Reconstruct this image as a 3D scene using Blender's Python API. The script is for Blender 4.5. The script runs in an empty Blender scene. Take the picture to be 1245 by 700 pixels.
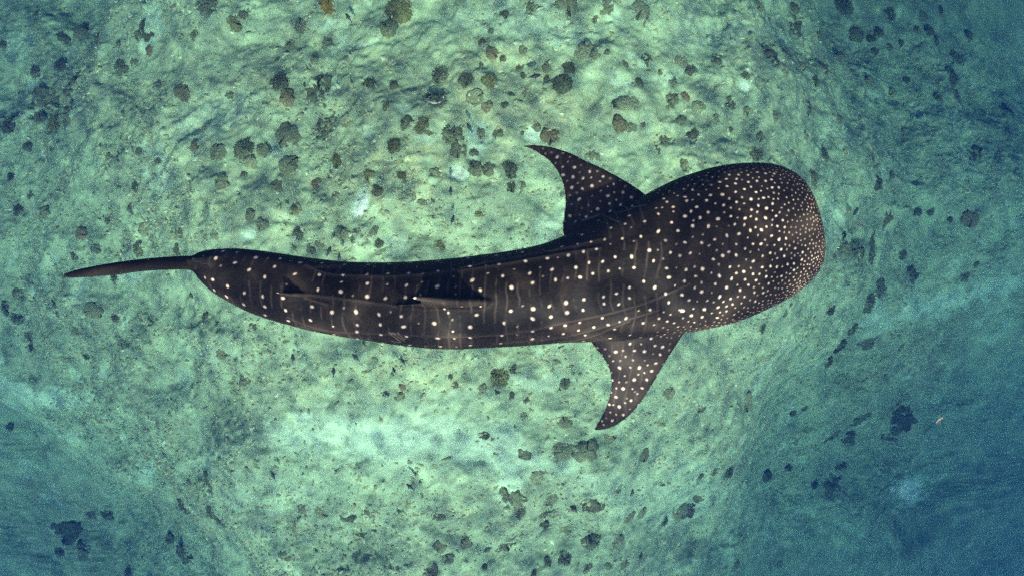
import bpy, bmesh, math, random
import numpy as np
from mathutils import Vector, Matrix
from mathutils.bvhtree import BVHTree
from mathutils.kdtree import KDTree

random.seed(7)
rng = np.random.default_rng(7)
scene = bpy.context.scene
C = scene.collection
R = math.radians

# ------------------------------------------------------------------ camera, world, sun, exposure
W0, H0 = 1245.0, 700.0                    # size of the photograph, for turning its pixels into rays
FOV = R(84.0)
F = (W0 / 2) / math.tan(FOV / 2)          # focal length in photo pixels
cam = bpy.data.cameras.new('camera')
cam.sensor_fit = 'HORIZONTAL'
cam.angle = FOV
cam.clip_start = 0.05
cam.clip_end = 500
cam_o = bpy.data.objects.new('camera', cam)
C.objects.link(cam_o)
scene.camera = cam_o                       # at the origin, looking straight down, +Y is up in the picture

SUN_EL = R(50)
world = bpy.data.worlds.new('World')
scene.world = world
world.use_nodes = True
wn = world.node_tree
sky = wn.nodes.new('ShaderNodeTexSky')
sky.sky_type = 'NISHITA'
sky.sun_disc = False
sky.sun_elevation = SUN_EL
sky.sun_rotation = R(180)
sky.air_density = .6; sky.dust_density = 3.0; sky.ozone_density = .3
wn.links.new(sky.outputs[0], wn.nodes['Background'].inputs[0])
wn.nodes['Background'].inputs[1].default_value = 0.15

sun = bpy.data.lights.new('sun', 'SUN')
sun.energy = 4.4
sun.angle = R(1.0)
sun.color = (1.0, 0.94, 0.82)
sun_o = bpy.data.objects.new('sun', sun)
C.objects.link(sun_o)
sun_o.rotation_euler = (math.pi / 2 - SUN_EL, 0, R(8))

scene.view_settings.view_transform = 'Standard'
scene.view_settings.look = 'None'
scene.view_settings.exposure = 3.0
scene.view_settings.gamma = 1.0
scene.view_settings.use_curve_mapping = False
scene.cycles.use_denoising = False
scene.cycles.max_bounces = 6
scene.cycles.diffuse_bounces = 1
scene.cycles.glossy_bounces = 2
scene.cycles.volume_bounces = 0
scene.cycles.transparent_max_bounces = 8

# ------------------------------------------------------------------ helpers
def pix(px, py, d):
    return Vector(((px - W0 / 2) * d / F, (H0 / 2 - py) * d / F, -d))

def tag(o, label=None, cat=None, group=None, kind=None):
    if label: o['label'] = label
    if cat: o['category'] = cat
    if group: o['group'] = group
    if kind: o['kind'] = kind
    return o

def link(name, me, mat=None, parent=None):
    o = bpy.data.objects.new(name, me)
    C.objects.link(o)
    if mat is not None and me is not None and not me.materials: me.materials.append(mat)
    if parent is not None: o.parent = parent
    return o

def mesh_np(name, v, f, smooth=True):
    me = bpy.data.meshes.new(name)
    v = np.asarray(v, np.float32); f = np.asarray(f, np.int32)
    n = f.shape[1]
    me.vertices.add(len(v)); me.vertices.foreach_set('co', v.ravel())
    me.loops.add(f.size); me.loops.foreach_set('vertex_index', f.ravel())
    me.polygons.add(len(f))
    me.polygons.foreach_set('loop_start', np.arange(0, f.size, n, dtype=np.int32))
    me.polygons.foreach_set('loop_total', np.full(len(f), n, np.int32))
    me.polygons.foreach_set('use_smooth', np.full(len(f), smooth))
    me.update(calc_edges=True)
    return me

def grid_faces(nu, nv, wrap_v=False):
    u = np.arange(nu - 1)[:, None]
    v = np.arange(nv if wrap_v else nv - 1)[None, :]
    v2 = (v + 1) % nv
    a = u * nv + v; b = u * nv + v2; c = (u + 1) * nv + v2; d = (u + 1) * nv + v
    return np.stack([a, b, c, d], -1).reshape(-1, 4)

def _hash(ix, iy, seed):
    h = (ix.astype(np.int64) * 374761393 + iy.astype(np.int64) * 668265263 + seed * 1442695041) & 0xFFFFFFFF
    h = ((h ^ (h >> 13)) * 1274126177) & 0xFFFFFFFF
    h = h ^ (h >> 16)
    return (h & 0xFFFFFF) / float(0xFFFFFF)

def vnoise(x, y, seed=0):
    ix = np.floor(x); iy = np.floor(y)
    fx = x - ix; fy = y - iy
    fx = fx * fx * fx * (fx * (fx * 6 - 15) + 10); fy = fy * fy * fy * (fy * (fy * 6 - 15) + 10)
    a = _hash(ix, iy, seed); b = _hash(ix + 1, iy, seed)
    c = _hash(ix, iy + 1, seed); d = _hash(ix + 1, iy + 1, seed)
    return (a + (b - a) * fx) * (1 - fy) + (c + (d - c) * fx) * fy

def fbm(x, y, octaves=5, seed=0, gain=0.5, rot=0.6):
    s = 0; a = 1; t = 0
    for i in range(octaves):
        s = s + a * vnoise(x, y, seed + i * 17); t += a
        x, y = (x * math.cos(rot) - y * math.sin(rot)) * 2.03, (x * math.sin(rot) + y * math.cos(rot)) * 2.03
        a *= gain
    return s / t                                   # 0..1

def sstep(a, b, x):
    t = np.clip((x - a) / (b - a), 0, 1)
    return t * t * (3 - 2 * t)

def spline(keys, n):
    """Catmull-Rom through rows of keys (parameter = row index), n samples"""
    k = np.asarray(keys, float); m = len(k)
    t = np.linspace(0, m - 1, n); i = np.clip(np.floor(t).astype(int), 0, m - 2); f = (t - i)[:, None]
    kk = np.vstack([2 * k[0] - k[1], k, 2 * k[-1] - k[-2]])
    p0, p1, p2, p3 = kk[i], kk[i + 1], kk[i + 2], kk[i + 3]
    return 0.5 * (2 * p1 + (p2 - p0) * f + (2 * p0 - 5 * p1 + 4 * p2 - p3) * f ** 2 + (3 * p1 - p0 - 3 * p2 + p3) * f ** 3)

# ------------------------------------------------------------------ node helpers
def new_mat(name):
    m = bpy.data.materials.new(name); m.use_nodes = True
    nt = m.node_tree
    return m, nt, nt.nodes['Principled BSDF']

def nd(nt, typ, **kw):
    n = nt.nodes.new(typ)
    for k, v in kw.items():
        if k.startswith('i_'):
            key = k[2:]
            n.inputs[int(key) if key.isdigit() else key].default_value = v
        else: setattr(n, k, v)
    return n

def mixc(nt, fac, a, b, mode='MIX'):
    n = nt.nodes.new('ShaderNodeMix'); n.data_type = 'RGBA'; n.blend_type = mode
    for sock, val in ((n.inputs[0], fac), (n.inputs[6], a), (n.inputs[7], b)):
        if hasattr(val, 'is_linked'): nt.links.new(val, sock)
        elif isinstance(val, (int, float)): sock.default_value = val if sock == n.inputs[0] else (val, val, val, 1)
        else: sock.default_value = (*val, 1)
    return n.outputs[2]

def ramp(nt, src, pts):
    n = nt.nodes.new('ShaderNodeValToRGB')
    el = n.color_ramp.elements
    while len(el) < len(pts): el.new(0.5)
    for e, (p, c) in zip(el, pts):
        e.position = p; e.color = (c, c, c, 1) if isinstance(c, (int, float)) else (*c, 1)
    nt.links.new(src, n.inputs[0])
    return n.outputs[0]

def noise(nt, scale, detail=4, rough=0.55, coord=None, dist=0.0):
    n = nd(nt, 'ShaderNodeTexNoise', i_Scale=scale, i_Detail=detail, i_Roughness=rough, i_Distortion=dist)
    if coord is not None: nt.links.new(coord, n.inputs['Vector'])
    return n.outputs['Fac']

def bump(nt, bsdf, height, strength, distance):
    b = nd(nt, 'ShaderNodeBump', i_Strength=strength, i_Distance=distance)
    nt.links.new(height, b.inputs['Height']); nt.links.new(b.outputs[0], bsdf.inputs['Normal'])

# ------------------------------------------------------------------ seabed: one sheet of reef that falls away to the right and to both lower corners
NX = [-10.8, -7.2, -3.6, 0.0, 3.6, 7.2, 10.8]
NY = [6.1, 3.05, 0.0, -3.05, -6.1]
DEPTH = np.array([
    [14.6, 12.4, 11.2, 11.0, 11.6, 14.3, 19.0],
    [13.8, 11.8, 10.6, 10.4, 11.0, 13.4, 17.6],
    [13.6, 11.7, 10.6, 10.4, 11.0, 13.7, 17.8],
    [15.2, 12.5, 10.9, 10.7, 12.0, 16.0, 20.6],
    [18.6, 14.8, 12.2, 11.9, 13.8, 18.2, 23.2]])

def net_depth(x, y):
    xs = np.asarray(NX); ys = np.asarray(NY)[::-1]; D = DEPTH[::-1]
    u = (x - xs[0]) / 3.6; v = (y - ys[0]) / 3.05
    uc = np.clip(u, 0, 6); vc = np.clip(v, 0, 4)
    def wts(t, n):
        i = np.clip(np.floor(t).astype(int), 0, n - 2); f = t - i
        idx = [np.clip(i + k, 0, n - 1) for k in (-1, 0, 1, 2)]
        w = [-.5 * f + f * f - .5 * f ** 3, 1 - 2.5 * f * f + 1.5 * f ** 3, .5 * f + 2 * f * f - 1.5 * f ** 3, -.5 * f * f + .5 * f ** 3]
        return idx, w
    iu, wu = wts(uc, 7); iv, wv = wts(vc, 5)
    d = 0
    for a in range(4):
        for b in range(4):
            d = d + D[iv[a], iu[b]] * wv[a] * wu[b]
    out = np.hypot((u - uc) * 3.6, (v - vc) * 3.05)         # beyond the net the bottom goes on falling
    return d + out * 0.42 - 0.0040 * out ** 2

_cx = np.arange(-46, 46.01, .3); _cy = np.arange(-46, 46.01, .3)
_CX, _CY = np.meshgrid(_cx, _cy, indexing='ij')
_ND = net_depth(_CX, _CY)
_k = np.exp(-.5 * (np.arange(-24, 25) * .3 / 2.2) ** 2); _k /= _k.sum()
for _ax in (0, 1):                                                           # round off the kinks between the net's knots
    _ND = np.apply_along_axis(lambda c: np.convolve(np.pad(c, 24, 'edge'), _k, 'valid'), _ax, _ND)
def smooth_depth(x, y):
    i = np.clip((x - _cx[0]) / .3, 0, len(_cx) - 1.001); j = np.clip((y - _cy[0]) / .3, 0, len(_cy) - 1.001)
    a = np.floor(i).astype(int); b = np.floor(j).astype(int); f = i - a; g = j - b
    return (_ND[a, b] * (1 - f) + _ND[a + 1, b] * f) * (1 - g) + (_ND[a, b + 1] * (1 - f) + _ND[a + 1, b + 1] * f) * g

def height(x, y):
    big = smooth_depth(x + (fbm(x * .22, y * .22, 3, 61) - .5) * 3.4, y + (fbm(x * .22, y * .22, 3, 62) - .5) * 3.4)
    h = -big
    wx = x + (fbm(x * .5, y * .5, 3, 91) - .5) * 1.6; wy = y + (fbm(x * .5, y * .5, 3, 92) - .5) * 1.6
    h = h + (fbm(wx * .45, wy * .45, 4, 1) - .5) * .9                       # broad lumps
    r = 1 - np.abs(2 * fbm(wx * 1.0, wy * 1.0, 4, 5) - 1)                    # ridged rock
    h = h + (r - .8) * .17
    b = fbm(wx * 3.1, wy * 3.1, 3, 9)
    h = h + (b - .5) * .09
    h = h + np.maximum(fbm(x * 7.5, y * 7.5, 3, 13) - .47, 0) * .14            # knobbly coral rubble
    h = h + (fbm(x * 16, y * 16, 2, 15) - .5) * .055
    return h

def axis(lo, hi, fine, ext, nfar):
    core = np.arange(lo, hi + fine * .5, fine)
    g = np.linspace(0, 1, nfar + 1)[1:]
    far = fine * nfar * g + (ext - fine * nfar) * g ** 3
    return np.concatenate([(lo - far)[::-1], core, hi + far])

gx = axis(-14.5, 19.0, 0.038, 25, 50)
gy = axis(-10.5, 9.0, 0.038, 32, 50)
GX, GY = np.meshgrid(gx, gy, indexing='ij')
GZ = height(GX, GY)

def ground_at(x, y):
    i = np.interp(x, gx, np.arange(len(gx))); j = np.interp(y, gy, np.arange(len(gy)))
    i0 = min(int(i), len(gx) - 2); j0 = min(int(j), len(gy) - 2); a = i - i0; b = j - j0
    return float(GZ[i0, j0] * (1 - a) * (1 - b) + GZ[i0 + 1, j0] * a * (1 - b) + GZ[i0, j0 + 1] * (1 - a) * b + GZ[i0 + 1, j0 + 1] * a * b)

def ground_hit(px, py):
    d = 11.0
    for _ in range(14):
        p = pix(px, py, d); d = .5 * d + .5 * -ground_at(p.x, p.y)
    return pix(px, py, d)

# where the bare sand, the dark turf and the golden growth lie
def spots_mask(lst, QX, QY, edge):
    m = np.zeros_like(QX)
    for (cx, cy, rx, ry, ang, s) in lst:
        c, sn = math.cos(R(ang)), math.sin(R(ang))
        dx = QX - cx; dy = QY - cy
        u = (dx * c + dy * sn) / rx; v = (-dx * sn + dy * c) / ry
        m = np.maximum(m, s * sstep(1 + edge, 1 - edge, np.sqrt(u * u + v * v)))
    return m

QX = W0 / 2 + GX * F / -GZ; QY = H0 / 2 - GY * F / -GZ
n1 = fbm(GX * 1.3, GY * 1.3, 5, 31) - .5; n2 = fbm(GX * 1.3, GY * 1.3, 5, 47) - .5
QXw = QX + n1 * 150; QYw = QY + n2 * 110
SAND = [(480, 535, 200, 60, 3, .42), (880, 600, 130, 40, 20, .3), (455, 532, 130, 31, 2, 1), (575, 545, 92, 30, 15, .95), (620, 590, 16, 26, 0, .8), (690, 570, 28, 16, -30, .8), (372, 505, 13, 6, 0, 1.1),
        (50, 480, 50, 16, 10, 1), (20, 470, 40, 12, 0, .8), (436, 247, 10, 21, 25, 1.4), (558, 212, 12, 10, 0, 1.2), (582, 172, 14, 22, 10, 1.0), (650, 163, 16, 10, 0, 1.1),
        (908, 106, 9, 7, 0, 1.2), (1105, 595, 26, 17, -25, 1.3), (1170, 362, 85, 18, -10, .9), (1080, 385, 40, 14, -25, .7), (640, 35, 120, 22, 5, .55), (440, 55, 40, 7, 0, .7),
        (255, 140, 60, 30, -10, .5), (180, 30, 16, 26, 0, .6), (400, 30, 22, 9, 0, .8), (720, 585, 14, 8, 0, .9), (850, 590, 60, 40, 30, .35), (300, 285, 7, 9, 20, 1.1),
        (340, 600, 90, 30, 0, .35), (180, 575, 9, 16, 20, .8), (160, 330, 40, 8, -15, .5), (100, 350, 10, 22, 20, .6), (60, 330, 10, 25, 20, .5), (770, 600, 110, 26, 0, .35),
        (1010, 270, 20, 30, 0, .35), (950, 300, 0.1, 0.1, 0, 0), (780, 170, 80, 30, 0, .2), (20, 60, 16, 22, 0, .5), (870, 40, 60, 20, 0, .4), (560, 480, 60, 12, 0, .4), (660, 470, 22, 8, 0, .6),
        (30, 560, 14, 30, 20, .3), (1180, 190, 30, 60, 20, .25), (270, 430, 60, 14, 10, .35)]
DARK = [(70, 120, 70, 60, 0, .8), (180, 40, 140, 40, 0, .6), (290, 70, 60, 60, 30, .5), (90, 640, 110, 60, 20, .8), (270, 620, 100, 35, 10, .6), (640, 615, 90, 26, 15, .9), (760, 640, 130, 60, 0, .5),
        (1060, 390, 16, 60, 30, 1), (1040, 430, 60, 30, -30, .6), (1110, 450, 90, 50, -20, .8), (1060, 560, 80, 70, 0, .8), (1180, 640, 90, 90, 0, .5), (1040, 30, 60, 50, 40, .7), (1170, 130, 70, 80, 30, .5),
        (120, 430, 100, 40, 0, .5), (40, 400, 60, 50, 0, .6), (430, 130, 50, 40, 0, .5), (700, 140, 130, 18, 5, .7), (1030, 300, 40, 40, 0, .6), (330, 440, 60, 40, 0, .4), (950, 60, 60, 40, 30, .5), (880, 480, 100, 30, -20, .5),
        (930, 560, 60, 60, 0, .3), (530, 660, 90, 40, 0, .5), (360, 370, 260, 20, 0, .3), (950, 180, 60, 60, 0, .3), (180, 240, 90, 30, 0, .4), (1150, 20, 30, 40, 0, .6)]
GOLD = [(640, 125, 190, 45, 8, .9), (500, 200, 90, 40, 20, 1), (420, 60, 90, 40, 0, .6), (850, 200, 60, 60, 0, .5), (350, 240, 110, 70, 0, .5), (560, 450, 110, 30, 0, .8), (250, 130, 130, 70, 0, .7), (420, 215, 60, 20, 0, 1),
        (800, 170, 70, 40, 0, .6), (400, 460, 100, 40, 0, .4), (860, 440, 50, 30, 0, .4), (760, 60, 60, 30, 0, .3)]
small = [q for q in SAND if q[2] <= 20]; wide = [q for q in SAND if q[2] > 20]
m_sand = np.clip(np.maximum(spots_mask(wide, QX + n1 * 55, QY + n2 * 40, .55), spots_mask(small, QX + n1 * 16, QY + n2 * 12, .4)), 0, 1.4)
m_dark = spots_mask(DARK, QXw, QYw, .6)
m_gold = spots_mask(GOLD, QXw, QYw, .7)
mott = fbm(GX * 1.5, GY * 1.5, 6, 71)
m_dark = np.clip(m_dark * .85 + sstep(.55, .72, mott) * .55 * (1 - .7 * np.clip(m_gold, 0, 1)), 0, 1) * (1 - .8 * np.clip(m_sand, 0, 1))
m_sand = np.maximum(m_sand, sstep(.66, .78, fbm(GX * 1.4 + 9, GY * 1.4, 6, 77)) * .6)
GZ = GZ + (-.05 * np.clip(m_sand, 0, 1))

sb_me = mesh_np('seabed', np.stack([GX, GY, GZ], -1).reshape(-1, 3), grid_faces(len(gx), len(gy))[:, ::-1][:, ::-1])
at = sb_me.attributes.new('cover', 'FLOAT_COLOR', 'POINT')
at.data.foreach_set('color', np.stack([m_sand / 1.4, m_dark, m_gold, np.ones_like(m_sand)], -1).astype(np.float32).ravel())

m_sea, nt, bs = new_mat('reef_rock')
bs.inputs['Roughness'].default_value = .9
bs.inputs['Specular IOR Level'].default_value = .15
geo = nd(nt, 'ShaderNodeNewGeometry'); P = geo.outputs['Position']
cov = nd(nt, 'ShaderNodeAttribute', attribute_name='cover')
sep = nd(nt, 'ShaderNodeSeparateColor'); nt.links.new(cov.outputs['Color'], sep.inputs[0])
f1 = noise(nt, 9, 8, .68, P); f2 = noise(nt, 34, 5, .75, P); f3 = noise(nt, 3.2, 6, .6, P, .6)
col = mixc(nt, ramp(nt, f1, [(.36, 0), (.64, 1)]), (.272, .36, .172), (.36, .465, .228))
col = mixc(nt, ramp(nt, f3, [(.40, 0), (.68, .75)]), col, (.268, .335, .175))
gold = mixc(nt, ramp(nt, f2, [(.40, 0), (.62, 1)]), (.38, .375, .15), (.49, .485, .22))
mg = nd(nt, 'ShaderNodeMath', operation='MULTIPLY'); nt.links.new(sep.outputs[2], mg.inputs[0]); nt.links.new(ramp(nt, noise(nt, 5, 5, .6, P), [(.42, 0), (.6, .8)]), mg.inputs[1])
col = mixc(nt, mg.outputs[0], col, gold)
dk = mixc(nt, ramp(nt, f2, [(.35, 0), (.65, 1)]), (.15, .175, .095), (.27, .31, .165))
md = nd(nt, 'ShaderNodeMath', operation='MULTIPLY'); nt.links.new(sep.outputs[1], md.inputs[0]); nt.links.new(ramp(nt, noise(nt, 4, 7, .65, P), [(.38, .1), (.56, .95)]), md.inputs[1])
col = mixc(nt, md.outputs[0], col, dk)
vor = nd(nt, 'ShaderNodeTexVoronoi', i_Scale=13.0, i_Randomness=1.0); nt.links.new(P, vor.inputs['Vector'])
speck = ramp(nt, vor.outputs['Distance'], [(.10, .8), (.24, 0)])
spm = nd(nt, 'ShaderNodeMath', operation='MULTIPLY'); nt.links.new(speck, spm.inputs[0]); nt.links.new(ramp(nt, noise(nt, 2.2, 5, .6, P), [(.52, 0), (.66, 1)]), spm.inputs[1])
col = mixc(nt, spm.outputs[0], col, (.56, .66, .38))
sandc = mixc(nt, f2, (.38, .52, .29), (.48, .61, .35))
sandc = mixc(nt, ramp(nt, sep.outputs[0], [(.74, 0), (.90, 1)]), sandc, (.60, .68, .44))
ms = nd(nt, 'ShaderNodeMath', operation='MULTIPLY_ADD', i_1=1.5, use_clamp=True); nt.links.new(sep.outputs[0], ms.inputs[0])
gr = nd(nt, 'ShaderNodeMath', operation='MULTIPLY_ADD', i_1=.9, i_2=-.55); nt.links.new(f1, gr.inputs[0]); nt.links.new(gr.outputs[0], ms.inputs[2])
mss = nd(nt, 'ShaderNodeMath', operation='MULTIPLY', use_clamp=True); nt.links.new(ms.outputs[0], mss.inputs[0]); nt.links.new(ramp(nt, sep.outputs[0], [(.05, 0), (.25, 1)]), mss.inputs[1])
col = mixc(nt, mss.outputs[0], col, sandc)
col = mixc(nt, .45, col, ramp(nt, noise(nt, 42, 4, .8, P), [(.34, .32), (.66, .78)]), 'OVERLAY')
nt.links.new(col, bs.inputs['Base Color'])
hm = mixc(nt, .5, f1, f2)
bump(nt, bs, hm, .4, .05)
seabed = link('seabed', sb_me, m_sea)
tag(seabed, 'pale green coral rubble reef floor sloping into deep blue water', 'seabed', kind='structure')

# ------------------------------------------------------------------ the sea: unseen surface added above to pattern the sunlight, water all around
m_surf, nt, bs = new_mat('caustic_water_surface')
nt.nodes.remove(bs)
out = nt.nodes['Material Output']
geo = nd(nt, 'ShaderNodeNewGeometry')
warp = nd(nt, 'ShaderNodeTexNoise', i_Scale=1.7, i_Detail=3.0)
nt.links.new(geo.outputs['Position'], warp.inputs['Vector'])
wadd = nd(nt, 'ShaderNodeVectorMath', operation='MULTIPLY_ADD'); nt.links.new(warp.outputs['Color'], wadd.inputs[0]); wadd.inputs[1].default_value = (.9, .9, 0); nt.links.new(geo.outputs['Position'], wadd.inputs[2])
v1 = nd(nt, 'ShaderNodeTexVoronoi', feature='DISTANCE_TO_EDGE', i_Scale=2.3); nt.links.new(wadd.outputs[0], v1.inputs['Vector'])
v2 = nd(nt, 'ShaderNodeTexVoronoi', feature='DISTANCE_TO_EDGE', i_Scale=5.5); nt.links.new(wadd.outputs[0], v2.inputs['Vector'])
c1 = ramp(nt, v1.outputs['Distance'], [(.0, 1.0), (.07, .52), (.20, .12)])
c2 = ramp(nt, v2.outputs['Distance'], [(.0, 1.0), (.10, .65), (.35, .35)])
cc = mixc(nt, 1.0, c1, c2, 'MULTIPLY')  # caustic light painted as a bright web in the sheet's transparency
tr = nd(nt, 'ShaderNodeBsdfTransparent'); nt.links.new(cc, tr.inputs[0])
gl = nd(nt, 'ShaderNodeBsdfGlossy', i_Roughness=.08); gl.inputs[0].default_value = (.8, .9, .95, 1)
mx = nd(nt, 'ShaderNodeMixShader', i_0=.04); nt.links.new(tr.outputs[0], mx.inputs[1]); nt.links.new(gl.outputs[0], mx.inputs[2])
nt.links.new(mx.outputs[0], out.inputs['Surface'])
n = 90
wx, wy = np.meshgrid(np.linspace(-70, 70, n), np.linspace(-70, 70, n), indexing='ij')
wz = 1.25 + (fbm(wx * .3, wy * .3, 3, 3) - .5) * .35
surf = link('caustic_water_surface', mesh_np('caustic_water_surface', np.stack([wx, wy, wz], -1).reshape(-1, 3), grid_faces(n, n)), m_surf)
tag(surf, 'unseen sea surface added overhead, its painted web breaking sunlight into caustics', 'water', kind='structure')

m_haze, nt, bs = new_mat('sea_water')
nt.nodes.remove(bs)
pv = nd(nt, 'ShaderNodeVolumePrincipled')
SCAT = (.0008, .0042, .0185); ABSO = (.054, .0366, .0198); DENS = .11      # per metre: red dies first, blue scatters most
wc_ = [s_ / DENS for s_ in SCAT]
pv.inputs['Color'].default_value = (*wc_, 1)
pv.inputs['Absorption Color'].default_value = (*[(1 - a_ / (DENS * (1 - c_))) ** 2 for a_, c_ in zip(ABSO, wc_)], 1)
pv.inputs['Density'].default_value = DENS
pv.inputs['Anisotropy'].default_value = .6
nt.links.new(pv.outputs[0], nt.nodes['Material Output'].inputs['Volume'])
zlo = float(GZ.min()) - 1.0
bm = bmesh.new(); bmesh.ops.create_cube(bm, size=1.0)
bmesh.ops.scale(bm, vec=(92, 92, 0.9 - zlo), verts=bm.verts)
bmesh.ops.translate(bm, vec=(0, 0, (0.9 + zlo) / 2), verts=bm.verts)
hm_ = bpy.data.meshes.new('haze'); bm.to_mesh(hm_); bm.free()
haze = link('haze', hm_, m_haze)
tag(haze, 'blue green sea water that veils the far reef', 'water', kind='stuff')

# ------------------------------------------------------------------ whale shark
D0 = 5.0                                   # depth of the shark's mid plane below the camera
K = D0 / F
ST = [  # photo x, upper outline y, lower outline y, half height up, half height down
 (228, 318, 324, .02, .02), (232, 312, 328, .045, .045), (237, 309.5, 331, .075, .07), (243, 306.5, 338, .10, .09), (250, 304.5, 346, .125, .12), (260, 303, 355, .15, .15), (270, 302.3, 361.5, .17, .17),
 (285, 302, 370, .195, .20), (300, 303, 377.5, .215, .225), (320, 305, 385.5, .24, .26), (340, 308, 391.5, .26, .29), (360, 311, 397, .28, .31), (380, 313.8, 402, .30, .335), (400, 316.2, 406, .315, .35),
 (420, 318, 409.5, .33, .37), (440, 318.8, 412.5, .345, .385), (460, 319, 415.5, .36, .4), (480, 318.6, 418.5, .375, .41), (500, 318, 421, .39, .42), (520, 316.6, 423, .40, .43), (540, 315, 424, .415, .44),
 (560, 313, 424, .43, .45), (580, 310.5, 423, .44, .46), (600, 308, 422, .45, .47), (620, 305, 421, .46, .475), (640, 301.5, 419.7, .465, .48), (660, 296.5, 418, .47, .48), (680, 289, 416.5, .475, .48),
 (700, 279.5, 415.6, .48, .48), (720, 269, 415, .48, .48), (745, 257, 414, .48, .475), (767, 246, 412, .478, .47), (785, 236.5, 410, .475, .465), (800, 228.5, 408, .47, .46), (820, 219, 405.5, .465, .45), (844, 210.5, 402, .455, .44),
 (868, 204, 397.4, .44, .425), (892, 200.6, 391, .42, .405), (916, 199.4, 381.8, .395, .38), (935, 201, 373, .37, .355), (953, 207, 364, .335, .32), (964, 214, 357, .31, .295), (972, 223.5, 351, .285, .27),
 (980, 238, 344, .25, .235), (985.5, 253, 338.5, .215, .2), (990, 268, 331, .175, .165), (993.6, 283, 323.5, .135, .125), (996, 293.5, 316, .085, .08), (997.2, 300, 309, .035, .035)]
NS, NR = 520, 120
S = spline(ST, NS)
th = np.linspace(0, 2 * math.pi, NR, endpoint=False)
ex = np.interp(S[:, 0], [230, 300, 600, 760, 880, 990], [2.0, 2.05, 2.1, 2.25, 2.5, 2.3])[:, None]
ct = np.sign(np.cos(th)) * np.abs(np.cos(th)) ** (2 / ex); sn_ = np.sign(np.sin(th)) * np.abs(np.sin(th)) ** (2 / ex)
cxw = (S[:, 0] - W0 / 2) * K; cyw = (H0 / 2 - (S[:, 1] + S[:, 2]) / 2) * K; hw = (S[:, 2] - S[:, 1]) / 2 * K
bx = np.repeat(cxw[:, None], NR, 1)
by = cyw[:, None] + hw[:, None] * ct
bz = -D0 + np.where(sn_ > 0, S[:, 3][:, None], S[:, 4][:, None]) * sn_
bv = np.stack([bx, by, bz], -1).reshape(-1, 3)
bf = grid_faces(NS, NR, True)
V = [bv, cxw[:1, None] * 0 + np.array([[cxw[0] - .005, cyw[0], -D0]]), np.array([[cxw[-1] + .003, cyw[-1], -D0]])]
i0, i1 = NS * NR, NS * NR + 1
tris = [[i0, (k + 1) % NR, k] for k in range(NR)] + [[i1, (NS - 1) * NR + k, (NS - 1) * NR + (k + 1) % NR] for k in range(NR)]
shells = [(np.vstack(V), [tuple(f) for f in bf] + [tuple(t) for t in tris])]

def centre_y(px):
    return float(np.interp(px, S[:, 0], cyw))
def back_z(px):
    return float(-D0 + np.interp(px, S[:, 0], S[:, 3]))

def blade(lead, trail, thick, ns=70, nc=26, up=None):
    """a closed fin between a leading and a trailing edge (3-D key rows), thick = half thickness (root, tip), up = normal rows"""
    L = spline(lead, ns); T = spline(trail, ns)
    tt = np.linspace(0, 1, ns)
    half = thick[0] + (thick[1] - thick[0]) * tt ** .8
    c = np.linspace(0, 1, nc)
    prof = np.sqrt(np.clip(1 - (1 - np.minimum(c / .22, 1)) ** 2, 0, 1)) * (1 - np.clip((c - .22) / .78, 0, 1) ** 1.5 * .80)
    prof[0] = .02
    span = np.gradient(.5 * (L + T), axis=0); ch = T - L
    N = np.cross(ch, span); N /= np.linalg.norm(N, axis=1, keepdims=True) + 1e-9
    top = L[:, None] * (1 - c)[None, :, None] + T[:, None] * c[None, :, None]
    off = N[:, None] * (prof[None, :] * half[:, None])[..., None]
    ring = np.concatenate([top + off, (top - off)[:, ::-1]], 1)
    nr = ring.shape[1]
    v = ring.reshape(-1, 3)
    f = [tuple(q) for q in grid_faces(ns, nr, True)]
    v = np.vstack([v, ring[0].mean(0), ring[-1].mean(0)])
    a, b = ns * nr, ns * nr + 1
    f += [(a, (k + 1) % nr, k) for k in range(nr)] + [(b, (ns - 1) * nr + k, (ns - 1) * nr + (k + 1) % nr) for k in range(nr)]
    return v, f

def px3(rows): return [tuple(pix(*r)) for r in rows]
# pectoral fins, sloping slightly down to their tips
shells.append(blade(px3([(808, 268, 5.02), (797, 249, 5.06), (783, 234.7, 5.1), (770, 225.5, 5.13), (758.7, 218.9, 5.16), (736.5, 206.8, 5.21), (714, 196.6, 5.26), (695.6, 187.3, 5.31), (673, 179.8, 5.37), (653, 176.8, 5.43), (634, 177.2, 5.48)]),
                    px3([(700, 312, 5.08), (692, 298, 5.1), (684, 281, 5.12), (685.5, 262, 5.15), (687, 243, 5.18), (684, 224, 5.22), (677.5, 209, 5.27), (668, 197, 5.32), (656, 187.8, 5.38), (645, 181.8, 5.43), (632.5, 177.9, 5.48)]), (.075, .012)))
shells.append(blade(px3([(838, 376, 5.02), (836, 392, 5.06), (831, 406, 5.1), (822, 420, 5.14), (808, 442, 5.19), (794, 466, 5.24), (780, 488, 5.3), (766, 504, 5.35), (750, 516, 5.4), (736, 521.4, 5.44), (723, 522.8, 5.48)]),
                    px3([(704, 385, 5.08), (710, 402, 5.1), (721, 419, 5.13), (731, 431.5, 5.16), (738.5, 444, 5.2), (742.3, 458, 5.24), (742, 473, 5.29), (738, 490, 5.34), (731, 505, 5.39), (726, 513, 5.43), (721.8, 521.5, 5.48)]), (.075, .012)))
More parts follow.
